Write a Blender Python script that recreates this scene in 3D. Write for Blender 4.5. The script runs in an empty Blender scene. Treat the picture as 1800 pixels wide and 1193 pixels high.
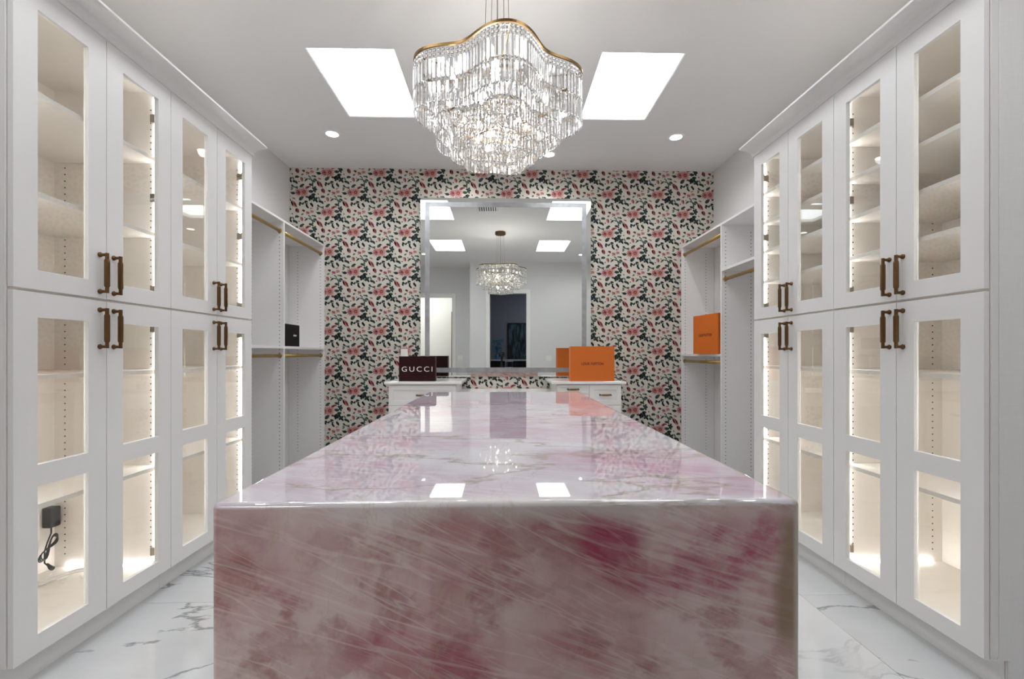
import bpy, bmesh, math, random
from mathutils import Vector, Matrix
random.seed(7)
PI = math.pi
C = bpy.context.scene.collection
S = bpy.context.scene
ZC = 1.166            # eye height; most heights below are written relative to it
def z(r): return r + ZC

# ------------------------------------------------------------------ camera
cd = bpy.data.cameras.new('camera'); cam = bpy.data.objects.new('camera', cd); C.objects.link(cam)
cam.location = (0, 0, ZC); cam.rotation_euler = (PI/2, 0, -math.atan(18/800))
cd.sensor_width = 36; cd.lens = 16.0; cd.shift_y = 25.5/1800; cd.clip_start = 0.01
S.camera = cam
# ------------------------------------------------------------------ world, exposure
w = bpy.data.worlds.new('world'); S.world = w; w.use_nodes = True
w.node_tree.nodes['Background'].inputs[0].default_value = (0.75, 0.85, 1, 1)
w.node_tree.nodes['Background'].inputs[1].default_value = 0.6
S.view_settings.view_transform = 'Standard'; S.view_settings.look = 'None'
S.view_settings.gamma = 1; S.view_settings.use_curve_mapping = False
S.view_settings.exposure = 0.40
cy = S.cycles
cy.max_bounces = 14; cy.diffuse_bounces = 8; cy.glossy_bounces = 5; cy.transmission_bounces = 10
cy.transparent_max_bounces = 24; cy.caustics_reflective = True; cy.blur_glossy = 1.0; cy.caustics_refractive = False
cy.sample_clamp_indirect = 8.0; cy.use_denoising = True
SKYLIGHT_E, SPOT_W, LED_E, CHAND_W, BULB_E, BATH_W, BED_W = 6.0, 16.5, 26.0, 4.0, 26.0, 24.0, 9.0
SPOT_COL = (1.0, 0.995, 1.0)
LED_COL = (1.0, 0.97, 0.94)

# ------------------------------------------------------------------ materials
def lin(c):
    return tuple(((v/255)/12.92 if v/255 <= .04045 else ((v/255+.055)/1.055)**2.4) for v in c) + (1,)
class NT:
    def __init__(s, name):
        s.m = bpy.data.materials.new(name); s.m.use_nodes = True; s.t = s.m.node_tree
        s.t.nodes.clear(); s.out = s.t.nodes.new('ShaderNodeOutputMaterial')
    def n(s, typ, **kw):
        nd = s.t.nodes.new(typ)
        for k, v in kw.items():
            if k == 'i':
                for a, b in v.items():
                    if isinstance(b, bpy.types.NodeSocket): s.t.links.new(b, nd.inputs[a])
                    else: nd.inputs[a].default_value = b
            else: setattr(nd, k, v)
        return nd
    def math(s, op, a, b=0.0, c=None, clamp=False):
        nd = s.n('ShaderNodeMath', operation=op, use_clamp=clamp, i={0: a, 1: b})
        if c is not None:
            if isinstance(c, bpy.types.NodeSocket): s.t.links.new(c, nd.inputs[2])
            else: nd.inputs[2].default_value = c
        return nd.outputs[0]
    def mix(s, f, a, b, blend='MIX'):
        nd = s.n('ShaderNodeMix', data_type='RGBA', blend_type=blend)
        for k, v in ((0, f), (6, a), (7, b)):
            if isinstance(v, bpy.types.NodeSocket): s.t.links.new(v, nd.inputs[k])
            else: nd.inputs[k].default_value = v
        return nd.outputs[2]
    def ramp(s, f, a, b, va=0.0, vb=1.0):
        return s.n('ShaderNodeMapRange', interpolation_type='SMOOTHSTEP', i={0: f, 1: a, 2: b, 3: va, 4: vb}).outputs[0]
    def surf(s, sock): s.t.links.new(sock, s.out.inputs[0])
def pm(name, col, rough=.5, metal=0., var=.03, vs=30., bump=0., bs=200., spec=.5, coat=0.):
    k = NT(name); pos = k.n('ShaderNodeNewGeometry').outputs['Position']
    ns = k.n('ShaderNodeTexNoise', i={'Vector': pos, 'Scale': vs, 'Detail': 3.})
    c = lin(col); f = ns.outputs[0]
    a = tuple(max(0, x*(1-var)) for x in c[:3]) + (1,); b = tuple(min(1, x*(1+var)) for x in c[:3]) + (1,)
    p = k.n('ShaderNodeBsdfPrincipled', i={'Base Color': k.mix(f, a, b), 'Roughness': rough, 'Metallic': metal, 'Specular IOR Level': spec, 'Coat Weight': coat})
    if bump:
        n2 = k.n('ShaderNodeTexNoise', i={'Vector': pos, 'Scale': bs, 'Detail': 2.})
        bp = k.n('ShaderNodeBump', i={'Strength': bump, 'Distance': .002, 'Height': n2.outputs[0]})
        k.t.links.new(bp.outputs[0], p.inputs['Normal'])
    k.surf(p.outputs[0]); return k.m
def emit(name, col, e, var=.02):
    k = NT(name); pos = k.n('ShaderNodeNewGeometry').outputs['Position']
    ns = k.n('ShaderNodeTexNoise', i={'Vector': pos, 'Scale': 4.})
    c = tuple(col[:3]) + (1,)
    k.surf(k.n('ShaderNodeEmission', i={'Color': k.mix(ns.outputs[0], tuple(v*(1-var) for v in c[:3])+(1,), c), 'Strength': e}).outputs[0]); return k.m
def glass_pane_mat():
    k = NT('clear door glass')
    ge = k.n('ShaderNodeNewGeometry')
    dt = k.n('ShaderNodeVectorMath', operation='DOT_PRODUCT', i={0: ge.outputs['Incoming'], 1: ge.outputs['Normal']}).outputs['Value']
    fz_ = k.math('MULTIPLY_ADD', k.math('POWER', k.math('SUBTRACT', 1., k.math('ABSOLUTE', dt), clamp=True), 5.), .96, .04)
    tr = k.n('ShaderNodeBsdfTransparent', i={'Color': (.97, .98, .975, 1)})
    gl = k.n('ShaderNodeBsdfGlossy', i={'Color': (1, 1, 1, 1), 'Roughness': 0.01})
    mx = k.n('ShaderNodeMixShader'); k.t.links.new(fz_, mx.inputs[0]); k.t.links.new(tr.outputs[0], mx.inputs[1]); k.t.links.new(gl.outputs[0], mx.inputs[2])
    k.surf(mx.outputs[0]); return k.m
def crystal_mat():
    k = NT('cut crystal')
    g = k.n('ShaderNodeBsdfGlass', i={'Color': (1, 1, 1, 1), 'Roughness': 0.0, 'IOR': 1.52})
    tr = k.n('ShaderNodeBsdfTransparent', i={'Color': (1, 1, 1, 1)})
    gl = k.n('ShaderNodeBsdfGlossy', i={'Color': (1, 1, 1, 1), 'Roughness': 0.05})
    a = k.n('ShaderNodeMixShader', i={0: .1}); k.t.links.new(g.outputs[0], a.inputs[1]); k.t.links.new(tr.outputs[0], a.inputs[2])
    b = k.n('ShaderNodeMixShader', i={0: .2}); k.t.links.new(a.outputs[0], b.inputs[1]); k.t.links.new(gl.outputs[0], b.inputs[2])
    k.surf(b.outputs[0]); return k.m
def quartz_mat():
    k = NT('pink crystalline quartz')
    pos = k.n('ShaderNodeNewGeometry').outputs['Position']
    sp = k.n('ShaderNodeSeparateXYZ', i={0: pos}); X, Y, Z = sp.outputs
    V = k.math('ADD', Y, Z); W = k.math('MULTIPLY', k.math('SUBTRACT', Y, Z), .3)
    uv = k.n('ShaderNodeCombineXYZ', i={0: X, 1: V, 2: W}).outputs[0]     # slab unfolded over its mitred edge
    wob = k.n('ShaderNodeTexNoise', i={'Vector': uv, 'Scale': 1.3, 'Detail': 1.5})
    warp = k.n('ShaderNodeVectorMath', operation='MULTIPLY_ADD', i={0: wob.outputs[1], 1: (.16, .16, .16), 2: uv}).outputs[0]
    warp2 = k.n('ShaderNodeVectorMath', operation='MULTIPLY_ADD', i={0: wob.outputs[1], 1: (.035, .035, .035), 2: uv}).outputs[0]
    def stretched(rot, sc, nscale, detail=6.):
        m0 = k.n('ShaderNodeMapping', vector_type='POINT', i={'Vector': warp2, 'Rotation': (0, 0, rot)})
        mp = k.n('ShaderNodeMapping', vector_type='POINT', i={'Vector': m0.outputs[0], 'Scale': sc})
        return k.n('ShaderNodeTexNoise', i={'Vector': mp.outputs[0], 'Scale': nscale, 'Detail': detail, 'Roughness': .6}).outputs[0]
    def ridge(f, wd):
        return k.ramp(k.math('ABSOLUTE', k.math('SUBTRACT', f, .5)), 0., wd, 1., 0.)
    big = k.n('ShaderNodeTexNoise', i={'Vector': warp, 'Scale': 3.4, 'Detail': 5., 'Roughness': .6}).outputs[0]
    fine = k.n('ShaderNodeTexNoise', i={'Vector': warp, 'Scale': 26., 'Detail': 6., 'Roughness': .7}).outputs[0]
    mid = k.n('ShaderNodeTexNoise', i={'Vector': k.n('ShaderNodeMapping', i={'Vector': warp, 'Rotation': (0, 0, .3), 'Scale': (1., 1.2, 1)}).outputs[0], 'Scale': 11., 'Detail': 4., 'Roughness': .6}).outputs[0]
    pale, dusty = (.66, .52, .49, 1), (.50, .25, .25, 1)
    col = k.mix(k.ramp(big, .36, .66), pale, dusty)
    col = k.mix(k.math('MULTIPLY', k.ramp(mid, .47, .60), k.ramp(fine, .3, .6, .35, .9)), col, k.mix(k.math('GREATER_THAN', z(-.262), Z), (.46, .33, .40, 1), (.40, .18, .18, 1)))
    # the slab's own rose patches, placed where they lie on it: (x, unfolded v, radius x, radius v, depth of colour)
    ve = .79 + z(-.254)
    mag = None
    for (px, pv, rx, rv, s_) in [(.42, -.075, .10, .06, 1.), (.35, -.12, .11, .05, .7), (.18, -.075, .06, .055, .9), (.25, -.14, .08, .04, .6), (-.06, -.27, .07, .05, .6), (-.19, -.26, .09, .04, .5), (-.37, -.16, .05, .04, .35),
                                (-.1, -.14, .06, .03, .35), (.30, .3, .22, .16, .6), (.12, .9, .35, .35, .45), (-.2, 1.5, .35, .5, .35), (.3, 1.6, .25, .3, .4), (-.25, .55, .22, .18, .35), (.42, .1, .18, .07, .5)]:
        mp = k.n('ShaderNodeMapping', i={'Vector': warp, 'Location': (-(px+.08)/rx, -(ve+pv+.08)/rv, 0), 'Scale': (1/rx, 1/rv, 0)})
        d = k.n('ShaderNodeVectorMath', operation='LENGTH', i={0: mp.outputs[0]}).outputs['Value']
        m_ = k.ramp(d, .5, 1.35, s_, 0.)
        mag = m_ if mag is None else k.math('MAXIMUM', mag, m_)
    mag = k.math('MULTIPLY', k.math('MULTIPLY', mag, k.ramp(fine, .25, .5, .6, 1.)), k.ramp(mid, .38, .56, .5, 1.))
    onface = k.math('GREATER_THAN', z(-.262), Z)  # splits front from top; top colours painted paler, for the light it mirrors
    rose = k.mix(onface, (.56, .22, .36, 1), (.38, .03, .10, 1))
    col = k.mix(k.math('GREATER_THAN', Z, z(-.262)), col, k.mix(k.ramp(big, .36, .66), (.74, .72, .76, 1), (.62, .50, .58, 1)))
    col = k.mix(mag, col, rose)
    s1 = ridge(stretched(.30, (.7, 8, 1), 1.7, 3.), .035)
    s2 = ridge(stretched(.46, (.9, 9, 1), 2.2, 3.), .025)
    s3 = ridge(stretched(-1.25, (1.5, 6, 2), 2.6, 3.), .03)
    s4 = ridge(stretched(.36, (1.2, 26, 2), 1.7, 3.), .045)
    haze = k.ramp(stretched(.33, (2.2, 5, 1), 1.8, 7.), .42, .62)
    st = k.math('MAXIMUM', k.math('MULTIPLY', s1, .55), k.math('MULTIPLY', s2, .5))
    st = k.math('MAXIMUM', st, k.math('MULTIPLY', s3, .10))
    st = k.math('MAXIMUM', st, k.math('MULTIPLY', s4, .28))
    st = k.math('MAXIMUM', st, k.math('MULTIPLY', haze, .35))
    st = k.math('MULTIPLY', st, k.ramp(fine, .2, .6, .6, 1.))
    st = k.math('MULTIPLY', st, k.math('SUBTRACT', 1., k.math('MULTIPLY', mag, .5)))
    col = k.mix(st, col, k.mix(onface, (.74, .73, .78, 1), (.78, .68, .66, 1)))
    # milky veil along the mitre and olive veins
    milk = k.ramp(k.math('ABSOLUTE', k.math('SUBTRACT', V, k.math('ADD', ve - .015, k.math('MULTIPLY', k.math('SUBTRACT', big, .5), .12)))), .0, .05, .75, 0.)
    milk = k.math('MULTIPLY', milk, k.ramp(X, -.45, -.1, .2, 1.))
    milk = k.math('MULTIPLY', milk, k.ramp(X, .18, .4, 1., .0))
    col = k.mix(milk, col, (.74, .72, .69, 1))
    vein = ridge(k.n('ShaderNodeTexNoise', i={'Vector': k.n('ShaderNodeMapping', i={'Vector': uv, 'Location': (.3, .15, 0), 'Scale': (.8, 2.2, 1)}).outputs[0], 'Scale': 1.1, 'Detail': 8., 'Roughness': .55}).outputs[0], .012)
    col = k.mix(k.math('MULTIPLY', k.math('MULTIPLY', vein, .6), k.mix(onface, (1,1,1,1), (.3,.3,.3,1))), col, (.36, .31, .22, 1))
    vein2 = ridge(k.n('ShaderNodeTexNoise', i={'Vector': k.n('ShaderNodeMapping', i={'Vector': uv, 'Location': (4.3, 2.15, 0), 'Scale': (2.8, 1.2, 1)}).outputs[0], 'Scale': 1.5, 'Detail': 8., 'Roughness': .6}).outputs[0], .006)
    col = k.mix(k.math('MULTIPLY', vein2, .35), col, (.50, .40, .27, 1))
    # tea-brown inclusion down the right-hand edge
    e = k.math('ADD', X, k.math('MULTIPLY', k.math('SUBTRACT', big, .5), .09))
    br = k.math('MULTIPLY', k.ramp(e, .465, .50), k.ramp(V, ve - .30, ve - .22)); br = k.math('MULTIPLY', br, k.ramp(V, ve - .06, ve - .01, 1., 0.))
    col = k.mix(k.math('MULTIPLY', br, .85), col, (.24, .15, .06, 1))
    edge = k.ramp(X, .505, .513); col = k.mix(k.math('MULTIPLY', edge, .8), col, (.50, .46, .38, 1))
    p = k.n('ShaderNodeBsdfPrincipled', i={'Base Color': col, 'Roughness': .02, 'Specular IOR Level': .8, 'Coat Weight': .3, 'Coat Roughness': .02})
    k.surf(p.outputs[0]); return k.m
def marble_tile_mat():
    k = NT('polished white marble tile')
    pos = k.n('ShaderNodeNewGeometry').outputs['Position']
    rnd = k.n('ShaderNodeObjectInfo').outputs['Random']
    off = k.n('ShaderNodeCombineXYZ', i={0: k.math('MULTIPLY', rnd, 37.), 1: k.math('MULTIPLY', rnd, 11.), 2: 0.}).outputs[0]
    v = k.n('ShaderNodeVectorMath', operation='ADD', i={0: pos, 1: off}).outputs[0]
    wv = k.n('ShaderNodeTexNoise', i={'Vector': v, 'Scale': 1.6, 'Detail': 5.}).outputs[1]
    v2 = k.n('ShaderNodeVectorMath', operation='MULTIPLY_ADD', i={0: wv, 1: (.35, .35, 0), 2: v}).outputs[0]
    mp = k.n('ShaderNodeMapping', i={'Vector': v2, 'Rotation': (0, 0, .25), 'Scale': (.55, 1.6, 1)})
    n1 = k.n('ShaderNodeTexNoise', i={'Vector': mp.outputs[0], 'Scale': 1.3, 'Detail': 9., 'Roughness': .6}).outputs[0]
    r = k.ramp(k.math('ABSOLUTE', k.math('SUBTRACT', n1, .5)), 0., .018, 1., 0.)
    r2 = k.ramp(k.math('ABSOLUTE', k.math('SUBTRACT', n1, .45)), 0., .09, 1., 0.)
    cl = k.n('ShaderNodeTexNoise', i={'Vector': v, 'Scale': 1.1, 'Detail': 3.}).outputs[0]
    col = k.mix(k.ramp(cl, .3, .7), (.66, .67, .68, 1), (.57, .58, .59, 1))
    col = k.mix(k.math('MULTIPLY', r2, .25), col, (.50, .51, .52, 1))
    col = k.mix(k.math('MULTIPLY', k.math('MULTIPLY', r, .9), k.ramp(cl, .36, .52)), col, (.22, .23, .24, 1))
    k.surf(k.n('ShaderNodeBsdfPrincipled', i={'Base Color': col, 'Roughness': .07, 'Specular IOR Level': .4}).outputs[0]); return k.m
def linen_mat(name, col):
    k = NT(name); pos = k.n('ShaderNodeNewGeometry').outputs['Position']
    a = k.n('ShaderNodeTexNoise', i={'Vector': k.n('ShaderNodeMapping', i={'Vector': pos, 'Scale': (14, 14, 420)}).outputs[0], 'Scale': 1., 'Detail': 2.}).outputs[0]
    b = k.n('ShaderNodeTexNoise', i={'Vector': k.n('ShaderNodeMapping', i={'Vector': pos, 'Scale': (420, 420, 14)}).outputs[0], 'Scale': 1., 'Detail': 2.}).outputs[0]
    f = k.math('MULTIPLY', k.math('ADD', a, b), .5); c = lin(col)
    p = k.n('ShaderNodeBsdfPrincipled', i={'Base Color': k.mix(f, tuple(x*.93 for x in c[:3])+(1,), tuple(min(1, x*1.06) for x in c[:3])+(1,)), 'Roughness': .5, 'Specular IOR Level': .35})
    bp = k.n('ShaderNodeBump', i={'Strength': .25, 'Distance': .0006, 'Height': f}); k.t.links.new(bp.outputs[0], p.inputs['Normal'])
    k.surf(p.outputs[0]); return k.m
def print_mat():
    k = NT('printed floral ink')
    a = k.n('ShaderNodeVertexColor', layer_name='ink').outputs[0]
    k.surf(k.n('ShaderNodeBsdfPrincipled', i={'Base Color': a, 'Roughness': .6, 'Specular IOR Level': .25}).outputs[0]); return k.m
def frosted_mat():
    k = NT('frosted mirror band'); pos = k.n('ShaderNodeNewGeometry').outputs['Position']
    ns = k.n('ShaderNodeTexNoise', i={'Vector': pos, 'Scale': 14., 'Detail': 4.}).outputs[0]
    a = k.n('ShaderNodeBsdfGlossy', i={'Color': k.mix(ns, (.26, .27, .28, 1), (.48, .49, .50, 1)), 'Roughness': .28})
    b = k.n('ShaderNodeBsdfDiffuse', i={'Color': k.mix(ns, (.22, .225, .235, 1), (.46, .465, .475, 1))})
    mx = k.n('ShaderNodeMixShader', i={0: .5}); k.t.links.new(a.outputs[0], mx.inputs[1]); k.t.links.new(b.outputs[0], mx.inputs[2]); k.surf(mx.outputs[0]); return k.m
def art_mat():
    k = NT('dark teal feather painting'); pos = k.n('ShaderNodeNewGeometry').outputs['Position']
    mp = k.n('ShaderNodeMapping', i={'Vector': pos, 'Rotation': (0, .35, 0), 'Scale': (9, 1, 2)})
    n = k.n('ShaderNodeTexNoise', i={'Vector': mp.outputs[0], 'Scale': 1., 'Detail': 4., 'Distortion': 1.2}).outputs[0]
    col = k.mix(k.ramp(n, .40, .68), (.004, .008, .012, 1), (.09, .17, .21, 1))
    k.surf(k.n('ShaderNodeBsdfPrincipled', i={'Base Color': col, 'Roughness': .4}).outputs[0]); return k.m
M = dict(
    wall=pm('painted wall', (222, 221, 220), .7, var=.01, bump=.15, bs=300, spec=.25),
    ceil=pm('painted ceiling', (226, 225, 224), .8, var=.01, bump=.2, bs=260, spec=.2),
    paper=pm('wallpaper ground', (205, 201, 190), .6, var=.03, vs=60, spec=.25),
    ink=print_mat(),
    lacquer=pm('white lacquered door', (232, 231, 229), .38, var=.006, spec=.4),
    linen=linen_mat('textured white melamine', (233, 232, 231)),
    beige=linen_mat('warm cabinet interior', (232, 227, 221)),
    hole=pm('shelf pin hole', (48, 43, 38), .9),
    bronze=pm('aged bronze', (104, 76, 48), .34, .85, var=.12, vs=60),
    brass=pm('brushed brass', (178, 148, 88), .35, .8, var=.06, vs=40),
    gold=pm('polished brass frame', (122, 98, 64), .35, 1., var=.05),
    hinge=pm('nickel hinge', (150, 140, 125), .35, .8),
    glass=glass_pane_mat(), crystal=crystal_mat(), quartz=quartz_mat(), tile=marble_tile_mat(),
    grout=pm('pale grout', (170, 168, 165), .9),
    led=emit('warm led tape', LED_COL, LED_E), sky=emit('daylight diffuser', (.92, .96, 1.0), SKYLIGHT_E),
    lens=emit('downlight lens', (1, .97, .93), 14.), bulb=emit('candle bulb', (1, .93, .82), BULB_E),
    ring=pm('white lamp trim', (235, 235, 233), .4), shaft=pm('skylight shaft', (245, 245, 243), .7),
    mirror=pm('silvered mirror', (238, 242, 240), .0, 1., var=0.), frost=frosted_mat(),
    counter=pm('white stone counter', (236, 235, 233), .12, var=.03, vs=5),
    maroon=pm('maroon card', (42, 4, 9), .5, var=.06, spec=.2), orange=pm('orange card', (208, 104, 16), .5, var=.04, vs=120, bump=.1, bs=500),
    brownedge=pm('dark brown edge', (60, 34, 22), .5), black=pm('black card', (7, 7, 9), .45, spec=.2), blackrub=pm('black plastic', (20, 19, 19), .45),
    whiteink=pm('white lettering', (235, 232, 228), .5), brownink=pm('brown lettering', (62, 28, 14), .5), plate=pm('white plastic', (236, 236, 232), .35),
    whitecord=pm('white cord', (232, 230, 226), .5), casing=pm('white casing', (235, 234, 231), .4), grey=pm('grey bedroom wall', (150, 152, 160), .8),
    carpet=pm('dark bedroom floor', (92, 86, 82), .9), wood=pm('stained wood', (96, 66, 44), .45, var=.15, vs=12), art=art_mat(), blue=pm('blue glazed blossom', (70, 130, 165), .5, var=.2),
    cream=pm('bright bathroom wall', (240, 240, 238), .6), vent=pm('painted vent steel', (215, 216, 218), .45), ventdark=pm('vent duct shade', (60, 64, 70), .8),
)

# ------------------------------------------------------------------ mesh helpers
class MB:
    def __init__(s): s.v = []; s.f = []
    def add(s, vs, fs):
        b = len(s.v); s.v += [tuple(p) for p in vs]; s.f += [tuple(b+i for i in f) for f in fs]; return s
    def box(s, x0, y0, z0, x1, y1, z1):
        x0, x1 = min(x0, x1), max(x0, x1); y0, y1 = min(y0, y1), max(y0, y1); z0, z1 = min(z0, z1), max(z0, z1)
        return s.add([(x0,y0,z0),(x1,y0,z0),(x1,y1,z0),(x0,y1,z0),(x0,y0,z1),(x1,y0,z1),(x1,y1,z1),(x0,y1,z1)],
                     [(0,3,2,1),(4,5,6,7),(0,1,5,4),(1,2,6,5),(2,3,7,6),(3,0,4,7)])
    def tube(s, pts, r, n=8, caps=True):
        pts = [Vector(p) for p in pts]; rs = r if isinstance(r, (list, tuple)) else [r]*len(pts); b = len(s.v); up = None
        for i, p in enumerate(pts):
            t = (pts[min(i+1, len(pts)-1)] - pts[max(i-1, 0)]).normalized()
            if t.length < 1e-6: t = Vector((0, 0, 1))
            if up is None: up = t.orthogonal().normalized()
            else:
                up = up - t*up.dot(t)
                up = up.normalized() if up.length > 1e-5 else t.orthogonal().normalized()
            q = t.cross(up)
            for k in range(n):
                a = 2*PI*k/n; s.v.append(tuple(p + (up*math.cos(a) + q*math.sin(a))*rs[i]))
        for i in range(len(pts)-1):
            for k in range(n):
                a, c = b+i*n+k, b+i*n+(k+1) % n; s.f.append((a, c, c+n, a+n))
        if caps:
            s.f.append(tuple(b+k for k in range(n))[::-1]); s.f.append(tuple(b+(len(pts)-1)*n+k for k in range(n)))
        return s
    def lathe(s, cx, cy_, prof, n=24):
        b = len(s.v)
        for r, zz in prof:
            for k in range(n): s.v.append((cx+r*math.cos(2*PI*k/n), cy_+r*math.sin(2*PI*k/n), zz))
        for i in range(len(prof)-1):
            for k in range(n):
                a, c = b+i*n+k, b+i*n+(k+1) % n; s.f.append((a, c, c+n, a+n))
        return s
    def prism(s, outline, fn, w0, w1):
        n = len(outline); vs = [fn(u, v, w0) for u, v in outline] + [fn(u, v, w1) for u, v in outline]
        return s.add(vs, [tuple(range(n))[::-1], tuple(range(n, 2*n))] + [(i, (i+1) % n, n+(i+1) % n, n+i) for i in range(n)])
    def grid(s, us, vs, holes, fn, w0, w1):
        """a slab cut by rectangular holes (cells (i,j)), without inner faces"""
        nu, nv = len(us), len(vs); b = len(s.v)
        for wv in (w0, w1):
            for v in vs:
                for u in us: s.v.append(tuple(fn(u, v, wv)))
        I = lambda i, j, q: b + q*nu*nv + j*nu + i
        solid = lambda i, j: 0 <= i < nu-1 and 0 <= j < nv-1 and (i, j) not in holes
        for i in range(nu-1):
            for j in range(nv-1):
                if not solid(i, j): continue
                s.f.append((I(i,j,0), I(i,j+1,0), I(i+1,j+1,0), I(i+1,j,0))); s.f.append((I(i,j,1), I(i+1,j,1), I(i+1,j+1,1), I(i,j+1,1)))
                if not solid(i-1, j): s.f.append((I(i,j,0), I(i,j,1), I(i,j+1,1), I(i,j+1,0)))
                if not solid(i+1, j): s.f.append((I(i+1,j,0), I(i+1,j+1,0), I(i+1,j+1,1), I(i+1,j,1)))
                if not solid(i, j-1): s.f.append((I(i,j,0), I(i+1,j,0), I(i+1,j,1), I(i,j,1)))
                if not solid(i, j+1): s.f.append((I(i,j+1,0), I(i,j+1,1), I(i+1,j+1,1), I(i+1,j+1,0)))
        return s
W = {}
def fin(me, smooth=False):
    bm = bmesh.new(); bm.from_mesh(me)
    used = [v for v in bm.verts if not v.link_faces]
    bmesh.ops.delete(bm, geom=used, context='VERTS')
    bmesh.ops.recalc_face_normals(bm, faces=bm.faces); bm.to_mesh(me); bm.free()
    if smooth:
        for p in me.polygons: p.use_smooth = True
def tag(o, label=None, cat=None, group=None, kind=None):
    for k, v in (('label', label), ('category', cat), ('group', group), ('kind', kind)):
        if v: o[k] = v
    return o
def empty(name, loc, label, cat, group=None):
    o = bpy.data.objects.new(name, None); C.objects.link(o); o.location = loc; o.empty_display_size = .1
    W[o.name] = Vector(loc); return tag(o, label, cat, group)
def obj(name, mb, mat, parent=None, bevel=0., smooth=False, seg=2, base=False):
    vs = mb.v; lo = [min(p[i] for p in vs) for i in range(3)]; hi = [max(p[i] for p in vs) for i in range(3)]
    org = Vector(((lo[0]+hi[0])/2, (lo[1]+hi[1])/2, lo[2] if parent is None else (lo[2]+hi[2])/2))
    me = bpy.data.meshes.new(name); me.from_pydata([tuple(Vector(p)-org) for p in vs], [], mb.f); fin(me, smooth)
    me.materials.append(M[mat] if isinstance(mat, str) else mat)
    o = bpy.data.objects.new(name, me); C.objects.link(o); W[o.name] = org
    if parent is not None: o.parent = parent; o.location = org - W[parent.name]
    else: o.location = org
    if bevel:
        b = o.modifiers.new('bevel', 'BEVEL'); b.width = bevel; b.segments = seg; b.limit_method = 'ANGLE'; b.angle_limit = math.radians(40)
    return o
def inst(name, me, parent, world, rotz=0.):
    o = bpy.data.objects.new(name, me); C.objects.link(o); o.parent = parent; o.location = Vector(world) - W[parent.name]; o.rotation_euler = (0, 0, rotz)
    W[o.name] = Vector(world); return o
def bx(*a): return MB().box(*a)
def struct(name, mb, mat, parent=None, **kw):
    o = obj(name, mb, mat, parent, **kw)
    if parent is None: o['kind'] = 'structure'
    return o
def light(name, typ, loc, power, col=(1, 1, 1), rot=(0, 0, 0), **kw):
    d = bpy.data.lights.new(name, typ); d.energy = power; d.color = col
    for k, v in kw.items(): setattr(d, k, v)
    o = bpy.data.objects.new(name, d); C.objects.link(o); o.location = loc; o.rotation_euler = rot; return o
def hang(o, parent):
    o.parent = parent; o.location = Vector(o.location) - W[parent.name]
def text_mb(txt, height, fn, spacing=1.0, widen=1.0, width=None, bold=0.):
    cu = bpy.data.curves.new('lettering', 'FONT'); cu.body = txt; cu.size = 1.0; cu.space_character = spacing; cu.extrude = 0.0; cu.align_x = 'LEFT'; cu.offset = bold
    to = bpy.data.objects.new('lettering', cu); C.objects.link(to); bpy.context.view_layer.update()
    me = bpy.data.meshes.new_from_object(to.evaluated_get(bpy.context.evaluated_depsgraph_get()))
    vs = [(v.co.x, v.co.y) for v in me.vertices]; fs = [tuple(p.vertices) for p in me.polygons]
    x0, x1 = min(p[0] for p in vs), max(p[0] for p in vs); y0, y1 = min(p[1] for p in vs), max(p[1] for p in vs)
    sy = height/(y1-y0); sx = width/(x1-x0) if width else sy*widen
    mb = MB(); mb.add([fn((x-(x0+x1)/2)*sx, (y-(y0+y1)/2)*sy) for x, y in vs], fs)
    bpy.data.objects.remove(to); bpy.data.curves.remove(cu); bpy.data.meshes.remove(me); return mb

# ------------------------------------------------------------------ room shell
D = 4.84; XL, XR = -2.23, 2.275; CEIL = z(1.96); YF = -.08; YB = -.78; XC = -.675
fx = lambda u, v, w_: (u, w_, v)      # slab in the XZ plane
fy = lambda u, v, w_: (w_, u, v)      # slab in the YZ plane
fz = lambda u, v, w_: (u, v, w_)      # slab in the XY plane
flo = struct('floor', bx(XL-.1, YB-.1, -.12, XR+.1, D+.1, -.012), 'grout')
struct('floor_landing', bx(-3.3, -3.9, -.12, 2.9, YB-.1, -.012), 'carpet')
xs = [-2.154-1.2+1.2*i for i in range(5)]; ys = [2.17+.6*i for i in range(-5, 5)]
tm = {}
for x0 in xs:
    for y0 in ys:
        a, b, c, d = max(x0+.001, XL), max(y0+.001, YF), min(x0+1.199, XR), min(y0+.599, D)
        if c-a < .02 or d-b < .02: continue
        key = (round(c-a, 3), round(d-b, 3))
        if key not in tm:
            o = obj('tile', bx(a, b, -.012, c, d, 0), 'tile', flo, bevel=.001, seg=1); tm[key] = o.data
        else:
            o = inst('tile', tm[key], flo, ((a+c)/2, (b+d)/2, -.006))
            m_ = o.modifiers.new('bevel', 'BEVEL'); m_.width = .001; m_.segments = 1
# ceiling with four skylight openings
cu = [-3.4, -1.26, -.69, .65, 1.20, 3.0]; cv = [-3.9, .92, 1.76, 2.945, 3.79, D+.1]
holes = {(1, 1), (3, 1), (1, 3), (3, 3)}
struct('ceiling', MB().grid(cu, cv, holes, fz, CEIL, CEIL+.1), 'ceil')
n = 0
for (i, j) in sorted(holes):
    n += 1; x0, x1, y0, y1 = cu[i], cu[i+1], cv[j], cv[j+1]
    f = struct('window_%d' % n, MB().grid([x0, x0+.006, x1-.006, x1], [y0, y0+.006, y1-.006, y1], {(1, 1)}, fz, CEIL+.004, CEIL+.09), 'shaft')
    obj('diffuser', bx(x0+.004, y0+.004, CEIL+.045, x1-.004, y1-.004, CEIL+.05), 'sky', f)
struct('wall_back', bx(XL-.1, D, 0, XR+.1, D+.1, CEIL), 'paper')
struct('wall_left', bx(XL-.1, YB-.1, 0, XL, D, CEIL), 'wall')
struct('wall_right', bx(XR, YF, 0, XR+.1, D, CEIL), 'wall')
DH = 2.46
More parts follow.
